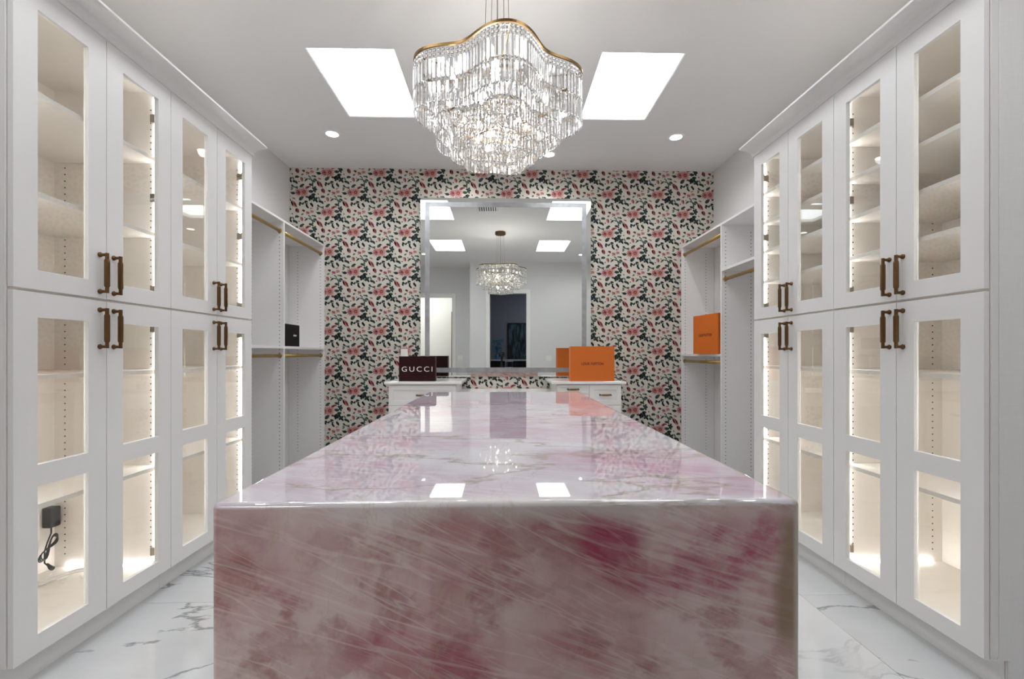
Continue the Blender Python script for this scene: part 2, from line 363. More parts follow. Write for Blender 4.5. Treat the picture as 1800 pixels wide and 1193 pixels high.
struct('wall_front', MB().grid([XC, -.255, .526, XR+.1], [0, DH, CEIL], {(1, 0)}, fx, YF-.12, YF), 'wall')
struct('wall_recess_side', bx(XC, YB, 0, XC+.1, YF-.12, CEIL), 'wall')
struct('wall_recess', MB().grid([XL, -1.95, -1.13, XC+.1], [0, DH, CEIL], {(1, 0)}, fx, YB-.12, YB), 'wall')
def casing(name, x0, x1, yf, h):
    mb = MB().grid([x0-.085, x0, x1, x1+.085], [0, h, h+.085], {(1, 0)}, fx, yf, yf+.018); return struct(name, mb, 'casing', bevel=.003)
casing('trim_1', -.255, .526, YF, DH); casing('trim_2', -1.95, -1.13, YB, DH)
# baseboards where bare wall runs to the floor
struct('baseboard_front', bx(.62, YF, 0, XR, YF+.015, .12), 'casing', bevel=.003)
struct('baseboard_right', bx(XR-.015, YF+.016, 0, XR, 1.5, .12), 'casing', bevel=.003)
struct('baseboard_left', bx(XL, YB+.001, 0, XL+.015, 1.52, .12), 'casing', bevel=.003)
# rooms beyond the two doorways, seen in the mirror
struct('wall_bedroom_back', bx(XC, -3.6, 0, 2.9, -3.5, CEIL), 'grey')
struct('wall_bedroom_left', bx(XC, -3.5, 0, XC+.1, YB-.12, CEIL), 'grey')
struct('wall_bedroom_right', bx(2.8, -3.5, 0, 2.9, YF-.12, CEIL), 'grey')
struct('wall_bathroom_back', bx(-3.3, -3.1, 0, XC-.01, -3.0, CEIL), 'cream')
struct('wall_bathroom_left', bx(-3.3, -3.0, 0, -3.2, YB-.12, CEIL), 'cream')
struct('wall_bathroom_right', bx(XC-.09, -3.0, 0, XC-.01, YB-.12, CEIL), 'cream')
struct('wall_bathroom_front', bx(-3.3, YB-.12, 0, XL-.1, YB-.02, CEIL), 'cream')
dl = struct('door_1', bx(-.30, -.98, .01, -.26, -.2, DH-.01), 'casing')
for q in (.25, 1.25, 2.2): obj('hinge', bx(-.262, -.215, q, -.25, -.2, q+.1), 'brass', dl)

# ------------------------------------------------------------------ floral print on the wallpaper (flat ink in vertex colour)
def floral():
    U = 4.84/800/14.92
    P, F, K = [], [], []
    def S3(c, k=1.): return tuple(min(1, v*k) for v in lin(c)[:3]) + (1,)
    cell = []          # list of (layer, [(x,y)...], centre colour, rim colour) in print units
    def blob(layer, cx, cy_, l, w_, ang, cc, rc, n=8, pt=1.0):
        ca, sa = math.cos(ang), math.sin(ang); pts = []
        for i in range(n):
            t = 2*PI*i/n; r = 1.0
            u = math.cos(t)*l; v = math.sin(t)*w_*(1-.45*pt*max(0, math.cos(t)))
            pts.append((cx+u*ca-v*sa, cy_+u*sa+v*ca))
        cell.append((layer, pts, (cx, cy_), cc, rc))
    dk, dk2, gg, ggl = S3((38, 50, 50)), S3((58, 74, 70)), S3((92, 108, 98)), S3((128, 138, 124))
    pk, pkd, pkl, rd, org = S3((166, 98, 99)), S3((128, 62, 68)), S3((188, 136, 134)), S3((104, 38, 46)), S3((186, 112, 68))
    def flower(L, cx, cy_, R, n, c0, c1, sq=1., rot=0.):
        for ring, (rr, kk) in enumerate(((1., 1.), (.68, .9))):
            for i in range(n):
                a = 2*PI*(i+.5*ring)/n + rot + random.uniform(-.06, .06); l = R*rr*random.uniform(.85, 1.05)
                x, y = cx+math.cos(a)*l*.55, cy_+math.sin(a)*l*.55*sq
                blob(L+ring, x, y, l*.5, R*.082, math.atan2(math.sin(a)*sq, math.cos(a)), c0 if i % 2 else c1, c1 if i % 3 else pkl, 6, 1.)
    def leaf(cx, cy_, sz, ang=None, c=None, L=3):
        ang = random.uniform(0, PI*2) if ang is None else ang; c = c or (dk if random.random() < .6 else dk2)
        blob(L, cx, cy_, sz*1.02, sz*.62, ang, c, c if random.random() < .5 else dk2, 8, .6)
    def trefoil(cx, cy_, sz, c=None, c2=None, rot=0.):
        c = c or dk; c2 = c2 or dk2
        for q in range(4):
            a = rot + q*PI/2+.4
            blob(3+q % 2, cx+math.cos(a)*sz*.5, cy_+math.sin(a)*sz*.5, sz*.55, sz*.4, a, c, c2 if q % 2 else c, 7, .4)
    flower(4, -140, 10, 128, 12, pkd, pk, 1., .3); blob(6, -128, 5, 34, 30, .4, rd, pkd, 8, .2)
    flower(6, 0, 0, 158, 15, pk, pkl); blob(8, 0, 0, 44, 44, 0, pkd, rd, 10, 0); blob(9, 0, 2, 26, 26, 0, org, org, 8, 0)
    blob(5, 95, -120, 60, 34, -.6, rd, pkd); blob(5, 150, -135, 34, 22, .4, pkd, pk)
    leaf(-278, 32, 60, .1, dk); leaf(180, -15, 66, .1, dk); leaf(-60, -160, 62, -.7, dk2); leaf(-20, -190, 34, .3, dk)
    trefoil(270, -85, 72); leaf(285, -20, 40, 1.5, dk); leaf(175, -190, 54, .3, dk); leaf(225, -160, 30, .8, dk)
    leaf(-70, 165, 75, -.75, dk2); leaf(-95, 200, 30, 1.2, dk2); leaf(75, 130, 44, .2, rd); leaf(245, 65, 60, 0, dk); leaf(215, 85, 40, .9, dk)
    trefoil(165, 165, 70, dk, dk); trefoil(290, 190, 78, dk, dk2, .5); leaf(150, 130, 60, -1.0, dk); leaf(235, 130, 50, -.8, dk); leaf(330, 240, 40, 1.0, dk)
    leaf(385, 155, 34, .9, ggl); leaf(400, 190, 26, .2, gg); leaf(55, 250, 46, .2, dk); leaf(30, 275, 34, 1.2, dk2)
    leaf(-25, 300, 40, -1.0, dk); leaf(190, 320, 48, 1.0, dk); leaf(215, 350, 44, 1.3, dk); leaf(70, 310, 32, -.9, dk); leaf(70, 360, 44, 1.4, dk); leaf(95, 395, 40, .8, dk)
    leaf(-90, 290, 44, .6, dk); leaf(-110, 330, 40, 1.2, dk)
    leaf(420, 245, 54, .3, dk); leaf(470, 270, 50, .9, dk2); leaf(490, 122, 56, .1, dk2); leaf(455, 135, 26, -.5, dk)
    blob(4, 395, -205, 108, 46, 1.05, pk, pkl); blob(5, 440, -190, 90, 28, 1.05, rd, pkd); blob(4, 360, -215, 70, 24, 1.2, pkl, pkl)
    blob(4, 495, -30, 72, 48, 1.15, pkd, pk); blob(5, 520, -25, 48, 18, 1.2, rd, pkd); blob(4, 465, -40, 46, 22, 1.4, pkl, pkl)
    leaf(365, 52, 24, 1.2, rd); blob(3, 655, -35, 44, 26, .1, rd, pkd); leaf(665, -20, 30, 1.5, rd); leaf(625, 62, 38, -.5, gg)
    blob(4, 600, 190, 66, 30, 1.2, pkl, pk); blob(5, 625, 185, 56, 18, 1.3, rd, pkd); leaf(540, 245, 22, 0., rd); leaf(690, 150, 20, 0, pkd)
    blob(4, -262, 168, 50, 20, .4, pkl, pk); blob(5, -250, 175, 26, 10, .4, pkd, pkd)
    for q, (a, l) in enumerate(((-2.6, 60), (-2.0, 62), (-1.3, 58), (-.6, 60), (2.4, 50), (.3, 46))):
        blob(4+q % 2, -570+math.cos(a)*l*.6, 40+math.sin(a)*l*.6, l*.6, 15, a, rd if q % 2 else pkd, pk if q % 2 else pkl, 6)
        blob(4+q % 2, -460+math.cos(a)*l*.55, 5+math.sin(a)*l*.5, l*.6, 15, a+.3, pkd if q % 2 else pk, pkl, 6)
    blob(3, -480, -90, 44, 18, -.3, pkl, pk)
    leaf(-535, 105, 30, .4, gg); leaf(-440, 100, 34, 0, gg); leaf(-385, 110, 40, .5, dk2); leaf(-500, 140, 30, 1.2, gg)
    leaf(-600, 190, 44, -.6, dk2); leaf(-630, 220, 30, -.8, gg); leaf(-525, 180, 32, .5, gg); trefoil(-425, 235, 58, dk2, gg); leaf(-370, 200, 48, .7, dk2); leaf(-440, 300, 34, 1.4, dk2); leaf(-480, 190, 26, .8, dk2)
    leaf(-190, -120, 42, -.3, gg); leaf(-170, -90, 26, .8, dk2); leaf(-295, -155, 44, .8, dk2); leaf(-250, -130, 30, .2, gg); leaf(-310, -75, 40, -.9, ggl); leaf(-320, -110, 22, 0, gg)
    leaf(-340, 10, 20, 0, gg)
    for (ax, ay, bx_, by) in ((275, -150, 280, 60), (-425, 100, -425, 300), (240, 100, 60, 260), (270, -60, 340, -110), (-560, 100, -430, 220), (190, 200, 200, 330), (60, 260, -20, 300)):
        dx, dy = bx_-ax, by-ay; ln = math.hypot(dx, dy); blob(2, (ax+bx_)/2, (ay+by)/2, ln/2, 4, math.atan2(dy, dx), dk2, dk2, 4, 0)
    cell.sort(key=lambda e: e[0])
    ax0, az0 = -1.542, z(1.706); px_, pz = .5397, .4187
    x_lo, x_hi, z_lo, z_hi = XL+.001, XR-.001, .03, CEIL-.001
    for j in range(-3, 20):
        for i in range(-2, 9):
            ox = ax0 + i*px_ + (j % 2)*px_/2; oz = az0 + 1.1*0 + .2093*4 - j*pz/2 - 0.0
            for (L, pts, cen, cc, rc) in cell:
                cx, cz = ox+cen[0]*U, oz-cen[1]*U
                R = max(math.hypot(p[0]-cen[0], p[1]-cen[1]) for p in pts)*U
                if cx+R < x_lo or cx-R > x_hi or cz+R < z_lo or cz-R > z_hi: continue
                y = D - .0004 - L*.00012; b = len(P)
                P.append((min(max(cx, x_lo), x_hi), y, min(max(cz, z_lo), z_hi))); K.append(cc)
                for p in pts:
                    P.append((min(max(ox+p[0]*U, x_lo), x_hi), y, min(max(oz-p[1]*U, z_lo), z_hi))); K.append(rc)
                n_ = len(pts)
                for q in range(n_): F.append((b, b+1+q, b+1+(q+1) % n_))
    me = bpy.data.meshes.new('floral_print'); me.from_pydata(P, [], F)
    at = me.color_attributes.new('ink', 'FLOAT_COLOR', 'POINT')
    at.data.foreach_set('color', [v for c in K for v in c])
    me.materials.append(M['ink'])
    o = bpy.data.objects.new('floral_print', me); C.objects.link(o); o.parent = bpy.data.objects['wall_back']; o.location = -W['wall_back']
    o['kind'] = 'stuff'
floral()

# ------------------------------------------------------------------ glass-door cabinets
def handle_mb(s, xf, y, zc, ln=.150):
    """bronze pull: two posts with square rosettes, elbows and a thicker faceted grip"""
    mb = MB(); o = xf - s*.030
    for e in (-1, 1):
        ze = zc + e*ln/2
        mb.tube([(xf, y, ze), (xf-s*.004, y, ze), (xf-s*.010, y, ze), (xf-s*.024, y, ze), (o, y, ze)], [.0105, .0105, .0065, .0055, .0065], 8)
        mb.tube([(o, y, ze+e*.0065), (o, y, ze-e*.022)], .0068, 8)
    mb.tube([(o, y, zc-ln/2+.018), (o, y, zc-ln/2+.020), (o, y, zc-ln/2+.026), (o, y, zc+ln/2-.026), (o, y, zc+ln/2-.020), (o, y, zc+ln/2-.018)], [.0074, .0088, .0098, .0098, .0088, .0074], 8)
    return mb
ZB, ZG, ZT = z(-1.058), z(.222), z(1.303)       # door bottoms, gap between tiers, door tops
def holes_mb(pts, axis='y', r=.0036):
    mb = MB()
    for (x, y, zz, d) in pts:      # little dark cups, d = +-1: which way they face along y
        n_ = 6; ring = [(x+r*math.cos(2*PI*k/n_), y+d*.0006, zz+r*math.sin(2*PI*k/n_)) for k in range(n_)]
        ring2 = [(a, y, c) for a, b, c in ring]
        mb.add(ring+ring2, [tuple(range(n_))] + [(k, (k+1) % n_, n_+(k+1) % n_, n_+k) for k in range(n_)])
    return mb
def cabinet(s, a, ys3, wallx, label, ups, los):
    X = lambda d: s*(a+d)
    y0, ym, y1 = ys3; dp = abs(wallx)-a-.002; yc = (y0+y1)/2
    E = empty('display_cabinet', (X(dp/2), yc, 0), label, 'cabinet', 'glass-door cabinets lining the side walls')
    t = .018; f = .022; db = dp-(.040 if s < 0 else .062)     # the back panel stands off the wall
    for (yy, nm) in ((y0, 0), (y1-t, 1)):
        obj('side_panel', MB().prism([(f, ZB), (f, ZT), (dp, ZT), (dp, 0.0), (.075, 0.0), (.075, ZB)], lambda u, v, w_: (X(u), w_, v), yy, yy+t), 'beige', E)
    obj('back_panel', bx(X(db), y0+t, ZB, X(db+.011), y1-t, ZT), 'beige', E)
    obj('bottom_panel', bx(X(f), y0+t, ZB, X(db), y1-t, ZB+t), 'beige', E)
    obj('top_panel', bx(X(f), y0+t, ZT-t, X(db), y1-t, ZT), 'beige', E)
    obj('fixed_divider', bx(X(f), y0+t, ZG-t/2, X(db), y1-t, ZG+t/2), 'beige', E)
    obj('toe_kick', bx(X(.058), y0+.001, 0, X(.073), y1-.001, ZB), 'lacquer', E)
    for h in ups+los:
        obj('shelf', bx(X(.045), y0+t+.001, z(h), X(db-.002), y1-t-.001, z(h)+.019), 'beige', E, bevel=.001, seg=1)
    pts = []
    for (yy, d) in ((y1-t, -1), (y0+t, 1)):
        for dd in (.085, db-.05):
            k = ZB+.08
            while k < ZT-.10:
                if abs(k-ZG) > .03: pts.append((X(dd), yy, k, d))
                k += .032
    tag(obj('shelf_pin_holes', holes_mb(pts), 'hole', E), kind='stuff')
    # warm led tape on far side and foot; near-side strip added, unseen, for light
    for (yy, d) in ((y1-t, -1), (y0+t, 1)):
        for (za, zb) in ((ZB+t+.001, ZG-t/2-.001), (ZG+t/2+.001, ZT-t-.001)):
            obj('led_and_fill_strip', bx(X(.056), yy, za, X(.065), yy+d*.004, zb), 'led', E)
        if d == -1 and y0 < 2: obj('led_and_fill_strip', bx(X(.045), yy, ZB+t, X(db-.06), yy+d*.008, ZB+t+.007), 'led', E)
    # four doors
    g = .0015
    for (ya, yb, hy) in ((y0, ym, 1), (ym, y1, -1)):
        for (za, zb, panes, hz) in ((ZB, ZG-.005, [(z(-.99), z(-.469)), (z(-.391), z(.130))], z(.105)), (ZG+.005, ZT, [(z(.297), z(1.217))], z(.330))):
            us = [ya+g, ya+.083, yb-.083, yb-g]
            vs = [za]+[q for p in panes for q in p]+[zb]
            hl = {(1, 1+2*i) for i in range(len(panes))}
            dr = obj('door', MB().grid(us, vs, hl, fy, X(0), X(.020)), 'lacquer', E, bevel=.0012)
            for (pa, pb) in panes:
                obj('glass_pane', bx(X(.009), ya+.0831, pa+.0001, X(.013), yb-.0831, pb-.0001), 'glass', dr)
            hyy = (yb-.033) if hy == 1 else (ya+.033)
            obj('handle', handle_mb(s, X(0), hyy, hz), 'bronze', dr, smooth=False)
            ye = ya+t+.001 if hy == 1 else yb-t-.001; dd = 1 if hy == 1 else -1
            for hh in ([za+.09, zb-.09] if len(panes) == 2 else [za+.085, (za+zb)/2, zb-.15]):
                mb = bx(X(.0205), ye, hh-.020, X(.082), ye+dd*.010, hh+.020); mb.box(X(.0205), ye+dd*.008, hh-.014, X(.035), ye+dd*.045, hh+.014)
                obj('hinge', mb, 'hinge', dr, bevel=.002)
    return E
LY = [1.564, 1.927, 2.295, 2.661, 3.026]; RY = [1.538, 1.890, 2.254, 2.618, 2.978]
AL, AR = 1.64, 1.67
cl1 = cabinet(-1, AL, LY[0:3], XL, 'white glass-door cabinet nearest on the left, black power adapter inside at the bottom', [.57, .935], [-.095, -.565])
cl2 = cabinet(-1, AL, LY[2:5], XL, 'white glass-door cabinet on the left next to the open hanging shelves with black boxes', [.57, .935], [-.095, -.565])
cr1 = cabinet(1, AR, RY[0:3], XR, 'white glass-door cabinet nearest on the right, four shelves in its upper half', [.46, .655, .847, 1.035], [-.095, -.565])
cr2 = cabinet(1, AR, RY[2:5], XR, 'white glass-door cabinet on the right next to the open shelves with the orange box', [.46, .655, .847, 1.035], [-.095, -.565])
for (s, a, E, y0, wx) in ((-1, AL, cl1, LY[0], XL), (1, AR, cr1, RY[0], XR)):     # finished ends and crown mouldings
    dp = abs(wx)-a-.002; X = lambda d: s*(a+d)
    obj('end_panel', MB().prism([(.0215, ZB+.012), (.0215, ZT), (.046, ZT), (.046, ZB+.012)], lambda u, v, w_: (X(u), w_, v), y0-.004, y0-.0005), 'lacquer', E)
    obj('end_panel', MB().prism([(.047, ZB), (.047, ZT), (dp, ZT), (dp, .0), (.080, .0), (.080, ZB)], lambda u, v, w_: (X(u), w_, v), y0-.008, y0-.0005), 'linen', E)
for (s, a, ya, yb, wx, nm) in ((-1, AL, LY[0]-.05, LY[4]+.012, XL, 'trim_3'), (1, AR, RY[0]-.05, RY[4]+.012, XR, 'trim_4')):
    X = lambda d: s*(a+d); prof = [(.024, ZT+.0005), (-.004, ZT+.0005), (-.006, ZT+.008)]
    for k in range(1, 9):
        t_ = k/8; an = PI/2*t_; prof.append((-.006-.082*(1-math.cos(an)), ZT+.008+.040*math.sin(an)))
    prof += [(-.094, ZT+.050), (-.094, ZT+.060), (.05, ZT+.060), (.05, ZT+.0005)]
    struct(nm, MB().prism(prof, lambda u, v, w_: (X(u), w_, v), ya, yb), 'lacquer')
    

# ------------------------------------------------------------------ open hanging shelves beside the back wall
def rod(E, x, ya, yb, zz, lab=None):
    mb = MB().tube([(x, ya+.004, zz), (x, yb-.004, zz)], .0145, 16)
    r = obj('hanging_rod', mb, 'brass', E, smooth=False)
    for p in r.data.polygons: p.use_smooth = len(p.vertices) == 4
    for (yy, d) in ((ya, 1), (yb, -1)):
        obj('rod_flange', MB().tube([(x, yy, zz), (x, yy+d*.005, zz), (x, yy+d*.014, zz)], [.021, .020, .0165], 16), 'brass', r)
def hanging(s, fx_, wallx, yA, yM, yB_, top, label, shelves, rods, rx):
    X = lambda d: s*(fx_+d); dp = abs(wallx)-fx_-.002; t = .019
    E = empty('hanging_shelving', (s*(fx_+dp/2), (yA+yB_)/2, 0), label, 'closet shelving')
    ysd = [yA, yM-t/2, yB_-t]
    for k, yy in enumerate(ysd): obj('upright_panel', bx(X(0), yy, 0, X(dp), yy+t, z(top)-t), 'linen', E, bevel=.001, seg=1)
    obj('top_shelf', bx(X(0), yA, z(top)-t, X(dp), yB_, z(top)), 'linen', E, bevel=.001, seg=1)
    pts = []
    for k, yy in enumerate(ysd):
        for d in ([1] if k == 0 else [-1] if k == 2 else [1, -1]):
            face = yy+t if d == 1 else yy
            for dd in (.037, dp-.09):
                q = .15
                while q < z(top)-.06: pts.append((X(dd), face, q, d)); q += .032
    tag(obj('shelf_pin_holes', holes_mb(pts, r=.0042), 'hole', E), kind='stuff')
    for (k, h) in shelves: obj('shelf', bx(X(.001), ysd[k]+t+.0005, z(h)-.022, X(dp), ysd[k+1]-.0005, z(h)), 'linen', E, bevel=.001, seg=1)
    for (k, h) in rods: rod(E, s*rx, ysd[k]+t, ysd[k+1], z(h))
    obj('toe_kick', bx(X(.03), yA+t, 0, X(.045), yM-t/2, .08), 'linen', E); obj('toe_kick', bx(X(.03), yM+t/2, 0, X(.045), yB_-t, .08), 'linen', E)
    return E
hanging(-1, 1.865, XL, LY[4]+.003, 3.948, D-.003, 1.148, 'white open hanging shelving on the left with double brass rods', [(0, .068), (1, .068)], [(0, 1.055), (1, 1.055), (0, -.015), (1, -.015)], 1.90)
hanging(1, 1.922, XR, RY[4]+.003, 3.95, D-.003, 1.148, 'white open hanging shelving on the right with a tall full-length bay', [(1, .0), (0, .745)], [(0, .655), (1, 1.06), (1, -.075)], 1.955)

# ------------------------------------------------------------------ island
IX0, IX1, IY0, IY1, IZ = -.493, .522, .782, 3.06, z(-.254)
isl = empty('island', ((IX0+IX1)/2, (IY0+IY1)/2, 0), 'long island wrapped in glossy pink quartz with waterfall ends', 'island')
th = .05
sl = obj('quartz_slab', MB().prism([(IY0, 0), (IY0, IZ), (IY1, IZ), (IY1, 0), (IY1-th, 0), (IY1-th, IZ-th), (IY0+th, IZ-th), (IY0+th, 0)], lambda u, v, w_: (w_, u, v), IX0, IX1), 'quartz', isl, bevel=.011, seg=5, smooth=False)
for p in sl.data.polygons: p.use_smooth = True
wn = sl.modifiers.new('wn', 'WEIGHTED_NORMAL'); wn.keep_sharp = True
obj('base_cabinet', bx(IX0+.03, IY0+th, .1, IX1-.03, IY1-th, IZ-th), 'lacquer', isl)
obj('toe_kick', bx(IX0+.08, IY0+th, 0, IX1-.08, IY1-th, .1), 'lacquer', isl)
for s, xx in ((-1, IX0+.03), (1, IX1-.03)):
    for k in range(4):
        ya = IY0+th+.01+k*.54; 
        for (za, zb) in ((.12, .48), (.485, .845)):
            dr = obj('drawer_front', bx(xx, ya, za, xx+s*.018, ya+.53, zb), 'lacquer', isl, bevel=.002)
            obj('handle', MB().tube([(xx+s*.018, ya+.19, zb-.06), (xx+s*.045, ya+.19, zb-.06), (xx+s*.045, ya+.34, zb-.06), (xx+s*.018, ya+.34, zb-.06)], .006, 8), 'bronze', dr)

# ------------------------------------------------------------------ vanity at the back wall
van = empty('vanity', (.04, 4.5, 0), 'white drawer vanity with lowered centre desk under the big mirror', 'vanity')
VZ = z(-.254); VY = 4.19
def small_handle(E, x, zz, y, ln=.095):
    mb = MB()
    for e in (-1, 1):
        mb.tube([(x+e*ln/2, y, zz), (x+e*ln/2, y-.003, zz), (x+e*ln/2, y-.008, zz), (x+e*ln/2, y-.028, zz)], [.010, .010, .006, .006], 8)
    mb.tube([(x-ln/2-.007, y-.028, zz), (x-ln/2+.015, y-.028, zz), (x-ln/2+.017, y-.028, zz), (x+ln/2-.017, y-.028, zz), (x+ln/2-.015, y-.028, zz), (x+ln/2+.007, y-.028, zz)], [.006, .006, .0085, .0085, .006, .006], 8)
    return obj('handle', mb, 'bronze', E)
def drawer(x0, x1, z0, z1, y, hdl=True):
    m_ = .045 if z1-z0 > .13 else .02
    dr = obj('drawer_front', MB().grid([x0, x0+m_, x1-m_, x1], [z0, z0+m_, z1-m_, z1], {(1, 1)}, fx, y-.02, y-.001), 'lacquer', van, bevel=.0012)
    obj('drawer_panel', bx(x0+m_, y-.012, z0+m_, x1-m_, y-.001, z1-m_), 'lacquer', dr)
    small_handle(dr, (x0+x1)/2, (z0+z1)/2, y-.012)
for (x0, x1, cx0, cx1, cols) in ((-1.079, -.367, -1.045, -.42, 1), (.457, 1.157, .51, 1.115, 2)):
    obj('counter', bx(x0, VY, VZ-.026, x1, D-.006, VZ), 'counter', van, bevel=.006, seg=3)
    obj('pedestal', bx(cx0, VY+.04, .09, cx1, D-.01, VZ-.027), 'lacquer', van)
    obj('toe_kick', bx(cx0+.01, VY+.1, 0, cx1-.01, D-.02, .09), 'lacquer', van)
    if cols == 1:
        zt = VZ-.033
        for h in (.19, .27, .30):
            drawer(cx0+.004, cx1-.004, zt-h+.003, zt, VY+.04); zt -= h
    else:
        mid = (cx0+cx1)/2; zt = VZ-.033
        for h in (.085, .22, .22, .23): drawer(cx0+.004, mid-.002, zt-h+.003, zt, VY+.04); zt -= h
        zt = VZ-.033
        for h in (.19, .27, .30): drawer(mid+.002, cx1-.004, zt-h+.003, zt, VY+.04); zt -= h
obj('desk_top', bx(-.419, VY+.06, z(-.395), .509, D-.006, z(-.365)), 'counter', van, bevel=.004)
obj('desk_drawer', bx(-.415, VY+.08, z(-.50), .505, VY+.10, z(-.397)), 'lacquer', van, bevel=.002)

# mirror
MX0, MX1, MZ0, MZ1, MY = -.855, .945, z(-.240), z(1.646), D-.03
mir = obj('wall_mirror', bx(MX0, MY, MZ0, MX1, D-.008, MZ1), 'mirror'); tag(mir, 'large square mirror with frosted inner border on the floral wall', 'mirror')
b0, b1 = .046, .096
obj('frosted_band', MB().grid([MX0+b0, MX0+b1, MX1-b1, MX1-b0], [MZ0+b0, MZ0+b1, MZ1-b1, MZ1-b0], {(1, 1)}, fx, MY-.0006, MY+.001), 'frost', mir)

# ------------------------------------------------------------------ gift boxes
def carton(name, p0, ux, depth, wid, hgt, mat, label, edge=None):
    """box: front face starts at p0, runs along unit vector ux; depth goes behind it"""
    ux = Vector(ux).normalized(); back = Vector((-ux.y, ux.x, 0)); p0 = Vector(p0)
    def fn(u, v, w_): q = p0 + ux*u + back*w_; return (q.x, q.y, p0.z+v)
    c = fn(wid/2, 0, depth/2); E = empty(name, c, label, 'box')
    lid = .028
    obj('box_base', MB().prism([(.0015, 0), (wid-.0015, 0), (wid-.0015, hgt-.002), (.0015, hgt-.002)], fn, lid+.002, depth), mat, E, bevel=.0015)
    obj('box_lid', MB().prism([(0, 0), (wid, 0), (wid, hgt), (0, hgt)], fn, 0, lid), mat, E, bevel=.0015)
    if edge: obj('box_trim', MB().prism([(.0005, .0), (wid-.0005, .0), (wid-.0005, hgt-.0005), (.0005, hgt-.0005)], fn, lid, lid+.002), edge, E)
    return E, fn
E, fn = carton('gift_box', (-.958, 4.26, VZ+.0005), (1, 0, 0), .10, .337, .232, 'maroon', 'dark maroon gift box with white lettering on the left counter', 'brownedge')
obj('lettering', text_mb('GUCCI', .047, lambda u, v: fn(.169+u, .113+v, -.0006), width=.285, spacing=1.35), 'whiteink', E)
E, fn = carton('gift_box', (.642, 4.235, VZ+.0005), (1, 0, 0), .11, .412, .325, 'orange', 'big orange gift box standing on the right counter by the mirror', 'brownedge')
obj('lettering', text_mb('LOUIS VUITTON', .026, lambda u, v: fn(.206+u, .163+v, -.0006), width=.205, spacing=1.05, bold=.022), 'brownink', E)
# orange box on the right shelf, its face turned to the room
E, fn = carton('gift_box', (1.868, 4.40, z(.0005)), (.050, -.406, 0), .11, .41, .366, 'orange', 'orange gift box on the open shelf at the right wall', 'brownedge')
obj('lettering', text_mb('LOUIS VUITTON', .026, lambda u, v: fn(.205+u, .175+v, -.0006), width=.215, spacing=1.05, bold=.022), 'brownink', E)
# black boxes on the left shelf
E, fn = carton('gift_box', (-1.872, 3.965, z(.0685)), (-.0, .29, 0), .14, .29, .195, 'black', 'square black gift box in the left shelving bay nearest the floral wall', None)
mk = MB()
for q in range(5): 
    u0 = .170+q*.0125; mk.add([fn(u0, .090, -.0006), fn(u0+.008, .090, -.0006), fn(u0+.008, .106, -.0006), fn(u0, .106, -.0006)], [(0, 1, 2, 3)])
obj('lettering', mk, 'whiteink', E)
rb = MB(); ol = []
for k in range(13):
    a = -PI/2 + PI*k/12; ol.append((3.40+.062*max(0, math.cos(a))**.7, z(.15)+.081*math.sin(a)))
rb.prism([(3.10, z(.069)), *ol, (3.10, z(.231))], lambda u, v, w_: (w_, u, v), -1.875, -2.02)
rbo = obj('round_end_case', rb, 'black', None, bevel=.004); tag(rbo, 'black case with rounded end peeking out behind the left cabinet', 'case')

# ------------------------------------------------------------------ recessed lights, vent, wall plates
spots = [(-1.51, 4.09, 'recessed ceiling light above the far left shelving'), (1.574, 4.08, 'recessed ceiling light above the far right shelving'),
         (-.43, 4.46, 'recessed ceiling light half hidden at left behind the chandelier'), (.463, 4.46, 'recessed ceiling light just right of the chandelier before the mirror'),
         (-1.51, 2.37, 'recessed ceiling light reflected in the left cabinet glass'), (1.574, 2.37, 'recessed ceiling light reflected in the right cabinet glass'),
         (-1.51, .67, 'recessed ceiling light mirrored at the left edge of the mirror'), (1.574, .67, 'recessed ceiling light mirrored at the right edge of the mirror')]
for i, (x, y, lab) in enumerate(spots):
    E = empty('recessed_light', (x, y, CEIL), lab, 'ceiling light', 'recessed ceiling lights')
    obj('trim_ring', MB().lathe(x, y, [(.052, CEIL-.002), (.056, CEIL-.005), (.070, CEIL-.005), (.075, CEIL-.001), (.075, CEIL)], 32), 'ring', E, smooth=True)
    obj('lens', MB().lathe(x, y, [(.0001, CEIL-.003), (.052, CEIL-.003), (.052, CEIL-.001)], 32), 'lens', E)
    l = light('lamp', 'SPOT', (x, y, CEIL-.012), SPOT_W, SPOT_COL, (0, 0, 0), spot_size=math.radians(150), spot_blend=.8, shadow_soft_size=.05); hang(l, E)
vt = empty('ceiling_vent', (-.19, 3.47, CEIL), 'white slatted air vent in the ceiling, seen in the mirror', 'vent')
obj('frame', MB().grid([-.345, -.325, -.055, -.035], [3.36, 3.38, 3.56, 3.58], {(1, 1)}, fz, CEIL-.008, CEIL-.0005), 'vent', vt)
obj('backing', bx(-.325, 3.38, CEIL-.003, -.055, 3.56, CEIL-.001), 'ventdark', vt)
sm = None
for k in range(9):
    xx = -.315+.031*k
    if sm is None: sm = obj('slat', bx(xx-.008, 3.381, CEIL-.008, xx+.008, 3.559, CEIL-.004), 'vent', vt).data
    else: inst('slat', sm, vt, (xx, 3.47, CEIL-.006))
def plate(x, y, zz, nrm, lab, wd=.075, dbl=False, cat='wall plate'):
    E = empty('wall_plate', (x, y, zz), lab, cat)
    obj('cover', bx(x-wd/2, y, zz-.058, x+wd/2, y+nrm*.006, zz+.058), 'plate', E, bevel=.003)
    for q in ((-.023, .023) if dbl else (0,)): obj('rocker', bx(x+q-.016, y+nrm*.006, zz-.033, x+q+.016, y+nrm*.009, zz+.033), 'plate', E, bevel=.002)
plate(-1.03, D-.002, z(-.005), -1, 'white outlet plate on the floral wall behind the maroon box', cat='outlet')
plate(1.0, YF, z(-.09), 1, 'white double switch plate beside the dark doorway', wd=.12, dbl=True, cat='switch')
